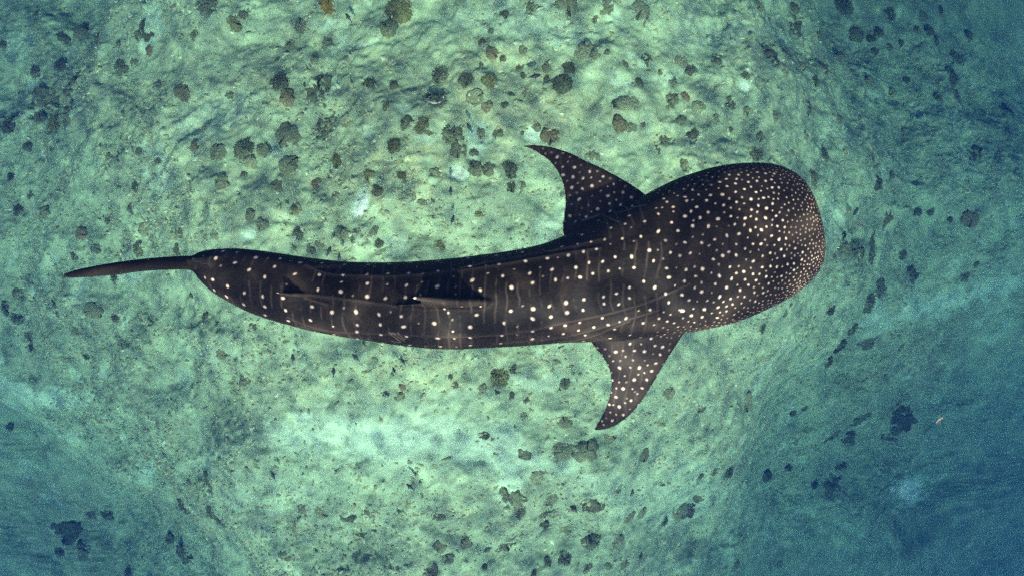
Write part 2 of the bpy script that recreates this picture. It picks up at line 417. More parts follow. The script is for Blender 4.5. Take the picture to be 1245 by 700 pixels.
# first dorsal fin, leaning a little towards +Y
def dorsal(rows, lean, thick):
    lead, trail = [], []
    for (xl, xt, h) in rows:
        for x, dst in ((xl, lead), (xt, trail)):
            zb = back_z(x) if h <= 0.0 else None
            d = D0 - float(np.interp(min(max(x, 232), 990), S[:, 0], S[:, 3])) - h
            X = (x - W0 / 2) * (D0 - .42) / F
            dst.append((X, centre_y(W0 / 2 + X / K) + lean * max(h, 0), -d))
    return blade(lead, trail, thick, 50, 22)
shells.append(dorsal([(612, 506, -.10), (600, 498, 0.0), (588, 494, .05), (570, 512, .13), (556, 516, .22), (543, 517, .31), (531, 515, .385), (520, 512, .43), (514, 511, .445)], .16, (.055, .012)))
shells.append(dorsal([(497, 484, -.02), (496, 481, .02), (494, 480.5, .05), (492, 481, .065)], .1, (.014, .01)))
# second dorsal fin
shells.append(dorsal([(382, 346, -.06), (372, 342, 0.0), (362, 334, .05), (353, 337, .10), (346, 336, .145), (341, 335, .165)], -.05, (.03, .01)))
# tail fin: upper lobe towards the camera, lower lobe beneath
lead, trail = [], []
UP = [(262, 321, -.10, .10), (248, 320.5, .06, .30), (232, 319.3, .17, .36), (214, 318.8, .30, .36), (196, 319, .42, .34), (176, 319.6, .55, .31), (156, 321, .68, .27), (136, 323.4, .79, .22), (116, 326.6, .89, .17), (98, 330, .97, .11), (86, 332.8, 1.02, .06), (77.5, 335, 1.05, .02)]
for i, (px, py, h, chord) in enumerate(UP):
    p = pix(px, py, D0 - h)
    a = UP[max(i - 1, 0)]; b = UP[min(i + 1, len(UP) - 1)]
    pa = pix(a[0], a[1], D0 - a[2]); pb = pix(b[0], b[1], D0 - b[2])
    t = Vector((pb.x - pa.x, pb.y - pa.y, 0)).normalized()
    q = p + t * chord * .75 + Vector((0, 0, -chord * .55))
    lead.append(tuple(p)); trail.append(tuple(q))
shells.append(blade(lead, trail, (.075, .020), 90, 26))
LO = [(-2.42, .12, .34), (-2.50, -.06, .40), (-2.58, -.22, .34), (-2.68, -.36, .26), (-2.78, -.47, .16), (-2.86, -.54, .06), (-2.89, -.565, .02)]
shells.append(blade([(x, .225, -D0 + h) for x, h, c in LO], [(x - c * .8, .235, -D0 + h + c * .35) for x, h, c in LO], (.055, .012), 40, 20))
# pelvic fins and anal fin under the belly
for sgn in (-1, 1):
    cy = centre_y(468)
    shells.append(blade([(-.93, cy + sgn * .16, -5.26), (-1.0, cy + sgn * .23, -5.37), (-1.1, cy + sgn * .29, -5.45), (-1.2, cy + sgn * .33, -5.50)],
                        [(-1.25, cy + sgn * .12, -5.27), (-1.25, cy + sgn * .21, -5.38), (-1.26, cy + sgn * .28, -5.46), (-1.24, cy + sgn * .335, -5.51)], (.03, .01), 24, 16))
cy = centre_y(352)
shells.append(blade([(-1.85, cy, -5.2), (-1.95, cy, -5.32), (-2.05, cy, -5.4), (-2.1, cy, -5.43)], [(-2.1, centre_y(330), -5.15), (-2.13, cy, -5.28), (-2.13, cy, -5.38), (-2.14, cy, -5.43)], (.03, .01), 24, 16))

vs, fs, o_ = [], [], 0
for v, f in shells:
    vs.append(v); fs += [tuple(int(i) + o_ for i in q) for q in f]; o_ += len(v)
me0 = bpy.data.meshes.new('shark_shells'); me0.from_pydata(np.vstack(vs).tolist(), [], fs); me0.update()
bm = bmesh.new(); bm.from_mesh(me0); bmesh.ops.recalc_face_normals(bm, faces=bm.faces); bm.to_mesh(me0); bm.free()
tmp = bpy.data.objects.new('shark_tmp', me0); C.objects.link(tmp)
rm = tmp.modifiers.new('r', 'REMESH'); rm.mode = 'VOXEL'; rm.voxel_size = .0125
smm = tmp.modifiers.new('s', 'SMOOTH'); smm.factor = .5; smm.iterations = 5
bpy.context.view_layer.update()
dg = bpy.context.evaluated_depsgraph_get()
me1 = bpy.data.meshes.new_from_object(tmp.evaluated_get(dg))
ss = tmp.modifiers.new('ss', 'SUBSURF'); ss.levels = 1; ss.render_levels = 1
bpy.context.view_layer.update()
dg = bpy.context.evaluated_depsgraph_get()
me2 = bpy.data.meshes.new_from_object(tmp.evaluated_get(dg)); me2.name = 'shark_body'
bpy.data.objects.remove(tmp)
for m_ in (me1, me2): m_.materials.clear()
me2.polygons.foreach_set('use_smooth', np.ones(len(me2.polygons), bool))
nv = len(me2.vertices)
co = np.empty(nv * 3, np.float32); me2.vertices.foreach_get('co', co); co = co.reshape(-1, 3)
no = np.empty(nv * 3, np.float32); me2.vertices.foreach_get('normal', no); no = no.reshape(-1, 3)
n1v = len(me1.vertices); c1_ = np.empty(n1v * 3, np.float32); me1.vertices.foreach_get('co', c1_); c1_ = c1_.reshape(-1, 3)
bvh = BVHTree.FromPolygons([tuple(v) for v in c1_.tolist()], [tuple(p.vertices) for p in me1.polygons])
kd = KDTree(nv)
for i, v in enumerate(co.tolist()): kd.insert(v, i)
kd.balance()

def on_skin(px, py):
    d = Vector(((px - W0 / 2) / F, (H0 / 2 - py) / F, -1)).normalized()
    return bvh.ray_cast(Vector((0, 0, 0)), d)[0]

SP = []                                     # photo x, photo y, radius in photo px, strength
def crop(x0, y0, s, txt):
    """each entry: crop x, crop y, optional size letter: b big, s small, f faint, o ordinary"""
    for e in txt.split():
        q = e.split(','); k = q[2] if len(q) > 2 else 'o'
        r, a = {'b': (2.9, 1.0), 'o': (2.35, .92), 's': (1.65, .7), 'f': (1.6, .32)}[k]
        SP.append((x0 + float(q[0]) * s, y0 + float(q[1]) * s, r, a))
crop(220, 290, .1446, "355,105 470,115,s 453,203 293,165 187,150,s 630,158,b 573,262 705,322 835,168 788,235 1003,202 958,297 1185,205 1163,305 1152,428 888,383,s 335,228,f 202,328,s 267,345 280,435 392,400 384,487 533,457 528,555 687,487 705,572 708,643 857,500 880,603 903,690 1102,572 1088,685 730,165,f 105,165,f")
crop(360, 295, .2, "294,133 439,133 566,130 697,122 863,113 953,97,f 780,108,f 287,198 276,238,s 434,193 558,188 684,187 775,190,f 863,174 955,165,f 957,205,f 271,297,b 345,322,f 433,247 432,327,b 554,252,s 543,338 671,258 664,332 767,238,f 755,315,f 858,265,b 970,268,f 970,312,f 218,422,b 225,508,s 230,557 364,420,b 372,500 371,538 373,583 504,436 512,498 517,556 525,605,s 639,447 654,510,b 672,568 690,622 840,490,b 861,578,b 877,630 950,468,f 953,538,s 962,580,s 785,630,f 575,420,f 440,583,f 975,632,f 902,402,s 925,425,s 290,395,f 745,490,f")
crop(540, 280, .2143, "135,158 295,143 212,140,f 445,125 562,110,f 668,95 782,25 757,80 147,208 238,202,s 248,243,s 311,193 397,220,f 366,135,f 462,177 586,160 705,143 790,123 645,155,f 160,282,b 332,258 205,338 382,323,b 486,243 502,297 612,222 632,280 545,210,f 560,260,f 747,210,b 773,266 702,270,s 822,183 378,457 340,525 328,594 322,638 505,445,b 502,501,b 502,570 500,614 597,430 606,490 606,551 593,599,s 691,411,b 697,466,b 686,538 676,586 793,392 788,452 769,522 762,566 800,594 790,628 184,480 148,548,b 148,606 148,652 445,428,f 412,590,f 100,432,s 207,432,s 415,545,f")
crop(680, 230, .14458, "168,85,b 105,128,f 88,225 226,232 322,167,b 270,190,s 410,57 345,100,f 460,28,f 535,28 480,92,s 423,122 515,132 605,68 275,60,f 427,186 330,263 588,223 612,142 435,325 553,292 605,322,f 403,290,f 718,271 190,384 268,446 382,423 530,416 686,399 627,437,f 430,462,f 313,506 203,528 365,608 470,570 608,568,b 757,515,b 793,603 628,660 508,667,s 412,688 833,355,b 997,350 945,280 833,208 1057,228 1122,310 1128,265,s 1183,240 1108,187 958,150 905,107 878,80 1157,150 1073,98 1057,65 1240,95 1120,90,s 1125,5 1057,448 985,462,f 1198,452 935,533 830,512,f 1102,537 1180,545,f 1068,675 1138,652,s 1205,668,b 875,585,f 985,660,f 960,190,s 815,160,s 865,155,s 965,35,s 995,55,s 1170,45,s")
crop(680, 320, .14458, "175,117,b 70,125,s 282,87 207,305 200,395 372,282 376,340 480,255 500,345 590,203 590,293 710,152 803,203,b 922,118,b 1052,150 892,255 1030,263 920,330 972,187,s 1197,240,b 362,458 290,535 410,513 560,460 505,487,s 465,552 428,630 593,603 763,390 667,398,s 705,502 838,463 878,410,s 908,487 797,517,s 1040,400,b 1010,392,s 1108,438 1220,388 1200,452,s 1135,497,s 885,597 683,622 772,632 595,675 1240,318,f 1160,320,f")
crop(625, 165, .18576, "283,140 395,208 386,271 318,205,s 272,180,f 260,207,f 495,236 452,280 505,275,s 378,340 447,347 510,329,b 583,268 562,300,s 652,316 612,333,s 615,394,b 712,373 768,405 655,373,s 668,420,s 567,430,f 510,397,f 365,140,f 352,172,f 430,240,f 437,195,f 320,258 348,297,f 205,118,f 245,110,f 365,390,f 375,450,f 190,85,f")
crop(700, 390, .2, "330,140 398,140,s 482,150 528,158,b 417,185,b 357,180 513,204 243,188,b 387,284,b 437,268,s 487,257 462,304 417,315,s 380,325,s 266,285,b 332,282,s 227,243,s 195,265,s 298,333,s 355,357,b 432,357 222,360 263,372,s 247,408,s 288,411,b 345,412,s 404,408 375,442,s 245,462 336,483 264,521,b 203,507 228,510,s 300,497,s 210,555,s 246,568,s 289,570 222,605 160,608,s 170,630,s 185,590,f 330,535,f 310,470,f 470,200,f 420,240,f 360,430,f")
crop(820, 180, .1606, "80,517,b 195,527 138,590,b 257,593,b 26,627 168,447 255,487 127,480,s 243,398 93,400 310,420,s 373,433 273,357 363,353,b 470,410 463,333 530,312 398,290 343,258 335,305,s 278,278 462,270 580,388,b 492,465,s 427,517 330,537,b 535,533,b 457,578 397,663,b 488,650,b 575,625,b 620,540 583,468 635,437 637,387,s 618,335 655,325,s 560,258 625,250 690,250 735,240 690,193 755,195 557,205 485,203 415,203 393,235 470,235 627,183 740,300 675,378 712,372,s 697,457,b 690,530,b 658,620,b 770,515 738,585,s 780,592 742,545,s 743,422 785,385,s 750,388,s 790,300 820,548 858,560,s 835,600 795,630,s 735,665 632,660,s 80,370,s 185,355,s 140,315 150,272,s 208,240,s 240,208,s 285,220,s 255,188,s 305,693 795,690 845,685 555,680,s 410,588,f 320,595,f")
crop(820, 290, .1606, "78,30 205,33 120,110,s 295,157 365,130,b 467,125,b 212,232,b 88,237 153,212,s 75,322 205,403,b 340,282,b 280,260,s 310,343 395,370,b 433,303,b 420,215 487,210,s 525,250,b 597,172,b 543,160,s 535,77 595,42 655,42,b 667,133 725,110 665,217 727,210 595,268 535,310 618,315 560,350 497,390,b 477,350,s 343,440,b 425,455 440,497 605,408 672,410 695,288 713,340 762,373,s 778,293,s 810,285 775,215 817,212,s 832,133 808,83 778,150,s 790,12 757,50,s 857,195 905,190 905,238 868,320,s 902,293,s 915,75 970,105 965,160 910,130,s 1013,80,s 875,267,s 530,440 527,520,s 612,475 572,465,s 670,470,s 227,535,b 330,520 285,567,s 250,468,s 283,410,f 210,593 325,600 55,545,b 130,583 60,425 765,425,s 815,377,s 345,557,s")

skin = np.zeros(nv, np.float32)
placed = []
for (px, py, r, a) in SP:
    h = on_skin(px, py)
    if h is None: continue
    depth = -h.z
    placed.append((h, r * depth / F * (.85 if px < 700 else .70 if px < 880 else .62), a))
cell = {}
def near(p, d):
    g = .06
    c = (int(p[0] // g), int(p[1] // g), int(p[2] // g)); k = int(d // g) + 1
    for i in range(-k, k + 1):
        for j in range(-k, k + 1):
            for l in range(-k, k + 1):
                for q in cell.get((c[0] + i, c[1] + j, c[2] + l), ()):
                    if (q[0] - p[0]) ** 2 + (q[1] - p[1]) ** 2 + (q[2] - p[2]) ** 2 < d * d: return True
    return False
def put(p):
    g = .06
    cell.setdefault((int(p[0] // g), int(p[1] // g), int(p[2] // g)), []).append(tuple(p))
for h, r, a in placed: put(h)
# finer and finer dots towards the snout, and wider ones on the flanks the photograph does not show
pxv = W0 / 2 + co[:, 0] / K
for i in rng.permutation(nv)[:60000]:
    p = co[i]; x = pxv[i]
    if p[2] < -D0 - .30: continue
    onfin = abs(p[1] - centre_y(x)) > float(np.interp(x, S[:, 0], hw)) * 1.06
    if x > 790 and not (onfin and x < 860):
        sp = float(np.interp(x, [790, 870, 930, 965, 985, 998], [.085, .064, .044, .031, .025, .022]))
        lat = abs(p[1] - centre_y(x)) / max(.05, float(np.interp(x, S[:, 0], hw)))
        sp *= .88 * (1 - .38 * max(0, lat - .55) / .45)
        r = sp * .158 * (.8 + .5 * random.random()); a = .40 + .5 * random.random()
        if x < 860: r *= .85; a *= .8
    elif no[i, 2] < .1 and x > 260 and abs(p[1] - centre_y(x)) < np.interp(x, S[:, 0], hw) * 1.02:
        sp = .13; r = .016; a = .8
    elif 640 < x < 850 and abs(p[1] - centre_y(x)) > np.interp(x, S[:, 0], hw) * 1.12 and no[i, 2] > 0:
        sp = .062; r = .011; a = .20 + .25 * random.random()          # faint small dots between the large ones on the fins
    else: continue
    if near(p, sp): continue
    put(p); placed.append((Vector(p.tolist()), r, a))
for h, r, a in placed:
    rr = max(r, .0062)
    an_ = random.uniform(0, 6.28); st_ = random.uniform(.78, 1.0); ca, sa = math.cos(an_), math.sin(an_)      # each dot a slightly different oval
    for (c_, idx, dist) in kd.find_range(h, rr * 1.45):
        dx, dy, dz = c_ - h
        u_ = dx * ca + dy * sa; w_ = -dx * sa + dy * ca
        t = math.sqrt((u_ * st_) ** 2 + (w_ / st_) ** 2 + dz * dz) / rr
        val = a * (1 if t < .55 else max(0, 1 - (t - .55) / .75))
        if val > skin[idx]: skin[idx] = val

# ridges along the flanks, gill slits, scratches: raised or dark lines on the skin
line = np.zeros(nv, np.float32); groove = np.zeros(nv, np.float32); disp = np.zeros(nv, np.float32)
def trace(pts, width, n=120):
    q = spline(pts, n); hits = []
    for x, y in q:
        h = on_skin(float(x), float(y))
        if h is not None: hits.append(h)
    return hits
def stroke(hits, width, arr, amp):
    for h in hits:
        for (c_, idx, dist) in kd.find_range(h, width * 2.2):
            v = amp * math.exp(-(dist / width) ** 2)
            if v > arr[idx]: arr[idx] = v
RIDGE = [[(372, 322), (400, 333), (440, 335), (480, 335.5), (540, 331), (600, 323), (650, 314), (700, 306), (730, 302)],
         [(380, 325), (400, 324), (418, 324)], [(560, 326), (600, 318), (650, 309), (690, 301), (730, 291)],
         [(366, 396), (400, 402), (440, 404.5), (480, 406), (520, 408), (560, 409), (610, 406), (650, 400), (690, 391), (740, 381), (790, 366), (838, 345)],
         [(600, 417), (650, 413), (690, 408), (730, 398), (770, 386), (800, 377)], [(410, 404), (370, 394), (350, 385)],
         [(360, 357), (400, 361), (440, 366), (480, 372)], [(372, 362), (384, 366), (398, 370)], [(690, 415), (720, 408), (745, 398), (765, 390)]]
for r_ in RIDGE:
    hits = trace(r_, .02, 220)
    stroke(hits, .022, disp, .008); stroke(hits, .010, line, .22)
for x in (838, 848, 858, 867):
    for s_ in (-1, 1):
        e = 1 if s_ < 0 else 0
        yy = float(np.interp(x, S[:, 0], S[:, 1] if s_ < 0 else S[:, 2]))
        pts = [(x + 6, yy - s_ * 4 * 1.0), (x + 2, yy - s_ * 13), (x - 6, yy - s_ * 22)]
        hits = trace(pts, .01, 50)
        stroke(hits, .011, groove, .7)
for (a, b, c, d) in ((473, 403.5, 481, 405), (475, 405, 487, 415), (478, 404, 491, 414), (484, 404, 492, 412), (476, 414, 486, 416), (745, 259, 768, 254), (768, 252, 785, 249), (708, 268, 728, 261), (733, 261, 752, 270)):
    stroke(trace([(a, b), ((a + c) / 2, (b + d) / 2 + .4), (c, d)], .006, 40), .006, line, 1.0)
# soft cross bars between the spot columns of the trunk
bars = np.zeros(nv, np.float32)
wob = fbm(co[:, 1] * 3, co[:, 0] * 2, 3, 5) * 14
brk = fbm(co[:, 0] * 5, co[:, 1] * 9, 3, 8)
for x in list(range(265, 790, 13)):
    bars = np.maximum(bars, np.exp(-((pxv + wob - x - 7) / 1.05) ** 2) * sstep(.42, .62, brk))
bars *= (1 - sstep(770, 820, pxv))
# mouth line
mouth = np.exp(-((co[:, 2] + D0 + .07) / .016) ** 2) * sstep(930, 960, pxv)
groove = np.maximum(groove, mouth * .9)
co2 = co + no * (disp - groove * .012 + skin * .0008)[:, None]
me2.vertices.foreach_set('co', co2.astype(np.float32).ravel()); me2.update()
belly = sstep(-D0 - .12, -D0 - .36, co[:, 2]) * (np.abs(co[:, 1] - np.interp(pxv, S[:, 0], cyw)) < np.interp(pxv, S[:, 0], hw) * .97)
wcy = np.interp(pxv, S[:, 0], cyw); whw = np.maximum(np.interp(pxv, S[:, 0], hw), .05)
lat = np.clip(np.abs(co[:, 1] - wcy) / whw, 0, 2.2)
pale = np.maximum(sstep(.45, 1.0, lat), sstep(.03, .07, co[:, 2] + D0 - np.interp(pxv, S[:, 0], S[:, 3])))                                     # flanks and side fins are paler than the back; upright fins painted paler as sunlit
at = me2.attributes.new('skin', 'FLOAT_COLOR', 'POINT')
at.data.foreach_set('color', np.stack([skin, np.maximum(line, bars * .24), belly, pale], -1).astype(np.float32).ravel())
at2 = me2.attributes.new('groove', 'FLOAT', 'POINT'); at2.data.foreach_set('value', groove.astype(np.float32))

m_skin, nt, bs = new_mat('shark_skin')
bs.inputs['Roughness'].default_value = .62
bs.inputs['Specular IOR Level'].default_value = .10
geo = nd(nt, 'ShaderNodeNewGeometry'); P = geo.outputs['Position']
a_ = nd(nt, 'ShaderNodeAttribute', attribute_name='skin'); sep = nd(nt, 'ShaderNodeSeparateColor'); nt.links.new(a_.outputs['Color'], sep.inputs[0])
g_ = nd(nt, 'ShaderNodeAttribute', attribute_name='groove')
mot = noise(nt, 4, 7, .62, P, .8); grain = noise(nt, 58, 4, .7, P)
base = mixc(nt, ramp(nt, mot, [(.44, 0), (.56, .3), (.70, 1)]), (.0042, .0030, .0020), (.028, .0195, .0132))  # skin mottling, its brown raised to paint in patches of caustic light
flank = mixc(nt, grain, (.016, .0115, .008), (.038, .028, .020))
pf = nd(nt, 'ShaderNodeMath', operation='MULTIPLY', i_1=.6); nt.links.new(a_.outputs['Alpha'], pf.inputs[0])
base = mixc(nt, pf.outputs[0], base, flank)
gg = ramp(nt, grain, [(.45, 0), (.75, .22)])
base = mixc(nt, gg, base, (.036, .026, .018))
base = mixc(nt, sep.outputs[1], base, (.13, .095, .07))
base = mixc(nt, sep.outputs[2], base, (.62, .60, .55))
base = mixc(nt, g_.outputs['Fac'], base, (.008, .007, .006))
spc = mixc(nt, grain, (.52, .39, .27), (.72, .545, .385))
spf = nd(nt, 'ShaderNodeMath', operation='MULTIPLY', i_1=.95); nt.links.new(sep.outputs[0], spf.inputs[0])
base = mixc(nt, spf.outputs[0], base, spc)
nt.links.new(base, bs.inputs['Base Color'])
bump(nt, bs, mixc(nt, .5, mot, grain), .35, .012)

shark = bpy.data.objects.new('whale_shark', None); C.objects.link(shark)
SIZE = 0.65                                # a young shark, about 3.9 m long, just below the camera
shark.location = (0, 0, -D0 * SIZE); shark.scale = (SIZE,) * 3
shark.empty_display_size = .3
tag(shark, 'dark brown whale shark with rows of cream dots swimming over the reef', 'shark')
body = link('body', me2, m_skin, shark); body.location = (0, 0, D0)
m_eye, nt, bs = new_mat('shark_eye'); bs.inputs['Base Color'].default_value = (.01, .01, .012, 1); bs.inputs['Roughness'].default_value = .15
for s_, yy in ((1, 203.5), (-1, 370.5)):
    bm = bmesh.new(); bmesh.ops.create_uvsphere(bm, u_segments=20, v_segments=12, radius=.026)
    bmesh.ops.scale(bm, vec=(1, .6, 1), verts=bm.verts)
    em = bpy.data.meshes.new('eye'); bm.to_mesh(em); bm.free()
    e = link('eye', em, m_eye, shark)
    p = pix(938, yy, D0); h = bvh.ray_cast(Vector((p.x, p.y + s_ * .5, -D0 - .05)), Vector((0, -s_, 0)))[0]
    e.location = (h.x, h.y, h.z + D0)
bpy.data.meshes.remove(me0); bpy.data.meshes.remove(me1)

# ------------------------------------------------------------------ corals
def coral_mat(name, dark, light, scale):
    m, nt, bs = new_mat(name)
    bs.inputs['Roughness'].default_value = .92; bs.inputs['Specular IOR Level'].default_value = .1
    geo = nd(nt, 'ShaderNodeNewGeometry'); inf = nd(nt, 'ShaderNodeObjectInfo')
    n_ = noise(nt, scale, 5, .65, geo.outputs['Position'])
    col = mixc(nt, ramp(nt, n_, [(.32, 0), (.68, 1)]), dark, light)
    hsv = nd(nt, 'ShaderNodeHueSaturation'); nt.links.new(col, hsv.inputs['Color'])
    mr = nd(nt, 'ShaderNodeMapRange', i_3=.75, i_4=1.3); nt.links.new(inf.outputs['Random'], mr.inputs[0]); nt.links.new(mr.outputs[0], hsv.inputs['Value'])
    nt.links.new(hsv.outputs[0], bs.inputs['Base Color'])
    bump(nt, bs, n_, 1.0, .06)
    return m
M_DARK = coral_mat('dark_coral', (.098, .112, .058), (.215, .235, .115), 26)
M_GREY = coral_mat('grey_green_coral', (.14, .155, .075), (.285, .31, .145), 24)
M_BROWN = coral_mat('brown_coral', (.15, .13, .058), (.28, .245, .11), 24)
M_GOLD = coral_mat('golden_coral', (.24, .165, .03), (.36, .25, .06), 16)
M_OLIVE = coral_mat('olive_coral', (.12, .125, .045), (.225, .23, .09), 22)
M_PALE = coral_mat('pale_coral', (.35, .34, .27), (.62, .60, .50), 16)

def dome(nu, nr, hgt, lump, seed, flat=1.0):
    """bumpy mound of unit radius, open below"""
    r = np.random.default_rng(seed)
    u = np.linspace(0, 2 * math.pi, nu, endpoint=False); v = np.linspace(0, 1, nr)
    U, Vv = np.meshgrid(u, v, indexing='ij')
    ph = Vv * 1.75
    ox, oy = r.uniform(0, 50, 2)
    rad = np.sin(np.minimum(ph, math.pi / 2)); z = np.cos(ph)
    X = rad * np.cos(U); Y = rad * np.sin(U)
    n_ = fbm(X * 1.7 + ox, Y * 1.7 + oy, 4, seed) - .5; e = fbm(np.cos(U) * 1.2 + ox, np.sin(U) * 1.2 + oy, 3, seed + 3) - .5
    k = 1 + n_ * lump + e * .75 * np.minimum(rad * 1.2, 1)
    X = X * k; Y = Y * k
    Z = (np.maximum(z, -.25) ** 1 * hgt) + n_ * lump * hgt + (fbm(X * 6 + ox, Y * 6, 3, seed + 8) - .5) * lump * .7
    f = grid_faces(nu, nr)
    last = np.array([[(nu - 1) * nr + j, j, j + 1, (nu - 1) * nr + j + 1] for j in range(nr - 1)])
    last = last[:, [0, 3, 2, 1]][:, ::-1]
    f2 = f[:, ::-1]
    vv = np.stack([X, Y, Z], -1).reshape(-1, 3)
    wrap = np.array([[(nu - 1) * nr + j, (nu - 1) * nr + j + 1, j + 1, j] for j in range(nr - 1)])
    return vv, np.vstack([f2, wrap])

def bushy(seed):
    """mound thick with short blunt branchlets"""
    r = np.random.default_rng(seed)
    v, f = dome(26, 9, .55, .35, seed)
    V = [v * .86]; Fq = [f]; off = len(v)
    kdt = KDTree(len(v))
    for i, p in enumerate(v): kdt.insert(p, i)
    kdt.balance()
    for k in range(150):
        p = v[r.integers(len(v))] * .80
        if p[2] < -.05: continue
        d = np.array([p[0] * .9, p[1] * .9, p[2] * 1.1 + .28]) + r.normal(0, .22, 3); d /= np.linalg.norm(d)
        L = r.uniform(.14, .30); w = r.uniform(.035, .06)
        a = np.cross(d, [.3, .5, .8]); a /= np.linalg.norm(a); b = np.cross(d, a)
        ring = []
        for t, s_ in ((0, 1), (.6, .9), (1, .35)):
            for q in range(4):
                an = q * math.pi / 2
                ring.append(p + d * L * t + (a * math.cos(an) + b * math.sin(an)) * w * s_)
        ff = [[t * 4 + q, t * 4 + (q + 1) % 4, (t + 1) * 4 + (q + 1) % 4, (t + 1) * 4 + q] for t in range(2) for q in range(4)] + [[8, 9, 10, 11]]
        V.append(np.array(ring)); Fq.append(np.array(ff) + off); off += 12
    return mesh_np('bushy_coral', np.vstack(V), np.vstack(Fq))

def boulder(seed): return mesh_np('boulder_coral', *dome(34, 13, .60, .45, seed))
def crust(seed): return mesh_np('crusting_coral', *dome(44, 14, .26, 1.0, seed))
def table(seed):
    """round plate on a short stalk, slightly dished with a lumpy rim"""
    r = np.random.default_rng(seed)
    nu = 36; rows = [(0.0, .20), (.30, .21), (.55, .24), (.8, .29), (.95, .33), (1.0, .31), (.94, .26), (.6, .17), (.25, .08), (.2, -.25)]
    u = np.linspace(0, 2 * math.pi, nu, endpoint=False); o = r.uniform(0, 40)
    e = 1 + (fbm(np.cos(u) * 2 + o, np.sin(u) * 2, 3, seed) - .5) * .5
    vv = []
    for a in range(nu):
        for (rr, z) in rows:
            x = rr * e[a] * math.cos(u[a]); y = rr * e[a] * math.sin(u[a])
            vv.append((x, y, z + (fbm(np.array(x * 4 + o), np.array(y * 4), 2, seed) - .5) * .10))
    f = grid_faces(nu, len(rows)); nr = len(rows)
    wrap = np.array([[(nu - 1) * nr + j, (nu - 1) * nr + j + 1, j + 1, j] for j in range(nr - 1)])
    return mesh_np('table_coral', np.array(vv), np.vstack([f[:, ::-1], wrap]))

BANK = {'bushy': [bushy(s) for s in range(100, 109)], 'boulder': [boulder(s) for s in range(120, 128)], 'crust': [crust(s) for s in range(140, 150)], 'table': [table(s) for s in range(160, 164)]}
_cache = {}
def with_mat(me, mat):
    k = (me.name, mat.name)
    if k not in _cache:
        c = me.copy(); c.materials.clear(); c.materials.append(mat); _cache[k] = c
    return _cache[k]

# photo positions: (crop x, crop y, radius)[kind letter: d dark bushy, g grey boulder, c crust, b brown, o olive, t table, y golden]
CORALS = []
def reef(x0, y0, txt, s=.3373):
    for e in txt.split():
        q = e.split(','); k = q[3] if len(q) > 3 else ''
        CORALS.append((x0 + float(q[0]) * s, y0 + float(q[1]) * s, float(q[2]) * s, k))
reef(0, 0, "440,243,28,d 1195,20,46,y 880,45,25,d 845,85,28,o 1085,95,28,g 1050,165,22,d 1180,155,22,g 1000,215,12,d 1130,215,14,g 1010,300,36,d 1035,355,30,b 1150,340,48,c 1200,460,46,c 1035,490,42,g 790,550,32,g 880,540,42,d 945,540,26,d 905,585,25,g 880,630,15,d 1040,600,34,g 1000,675,25,g 705,525,18,b 445,400,14,d 800,655,28,g 740,465,20,g 830,335,20,c 225,135,22,d 285,115,30,g 350,140,30,d 130,50,20,d 215,235,28,d 250,310,42,c 130,260,25,d 180,360,46,c 195,445,35,o 250,400,42,c 140,430,30,d 100,530,20,d 520,120,35,c 705,130,20,d 540,180,18,b 640,20,46,c 770,20,50,c 480,215,18,c 660,335,30,b 580,300,28,c 570,580,18,d 490,670,20,d 40,640,20,d 30,450,30,d 10,165,20,d 430,155,18,d 1140,660,20,b 390,570,18,g 500,545,15,g 1220,580,30,o")
reef(415, 0, "205,40,46,o 170,105,30,g 590,55,20,d 505,155,18,d 545,190,22,b 580,210,15,d 500,235,12,d 100,305,25,d 187,310,18,d 165,385,18,d 360,275,32,d 450,292,30,d 335,365,40,d 480,355,28,t 535,290,25,o 640,250,18,d 655,278,13,d 740,285,15,d 745,240,20,g 818,245,28,d 800,300,34,d 955,186,13,d 915,195,20,g 875,180,34,g 910,65,18,d 690,25,22,g 1070,300,22,d 1195,295,18,g 1195,360,28,d 1185,385,18,d 985,385,22,d 1035,370,32,g 1000,445,28,b 1045,460,18,g 1090,445,14,d 1155,510,36,c 1230,440,20,d 1020,235,15,d 1145,262,14,d 1220,220,18,g 1105,215,18,c 670,340,18,g 610,345,14,o 590,380,16,d 525,385,20,b 300,455,36,o 235,445,25,g 405,490,44,d 498,480,20,g 560,485,22,d 478,553,17,d 485,610,30,d 530,612,25,d 605,615,36,d 610,670,22,d 650,668,15,g 190,530,32,o 420,545,28,g 648,480,10,d 755,490,30,b 910,560,20,g 220,630,18,o 335,625,18,g 130,685,22,d 700,455,20,d 1080,35,32,g 810,15,38,g 950,20,32,c 540,115,10,g 655,180,15,g 1240,590,20,g 20,440,25,t")
reef(825, 0, "420,30,25,d 290,20,20,g 600,25,40,d 645,120,30,d 770,50,22,d 720,120,25,d 695,140,14,d 880,60,20,g 855,105,15,d 905,110,20,d 930,145,20,d 1045,130,22,d 950,30,15,d 420,90,38,c 520,120,14,g 605,190,22,d 530,240,25,d 495,290,20,d 455,235,18,g 385,185,14,d 355,158,12,d 330,210,40,c 380,250,25,g 710,185,14,d 765,170,14,d 805,155,12,d 695,290,22,g 825,290,14,d 45,255,22,d 15,225,18,g 240,275,18,d 75,385,22,g 50,480,24,d 15,440,18,d 240,400,18,g 185,470,16,d 280,560,30,d 295,495,16,g 130,430,20,g 180,370,28,c 20,350,20,b 30,590,25,g 140,225,14,g 530,555,25,d 490,640,30,d 720,660,28,d 700,580,32,c 775,630,12,d 935,350,14,d 1000,345,28,c 1010,210,25,c 985,270,28,c 1190,400,20,c 470,380,25,c 580,430,22,g 460,490,14,g 345,420,18,g 410,550,15,d 1075,560,34,c 775,330,16,g 600,540,18,g")
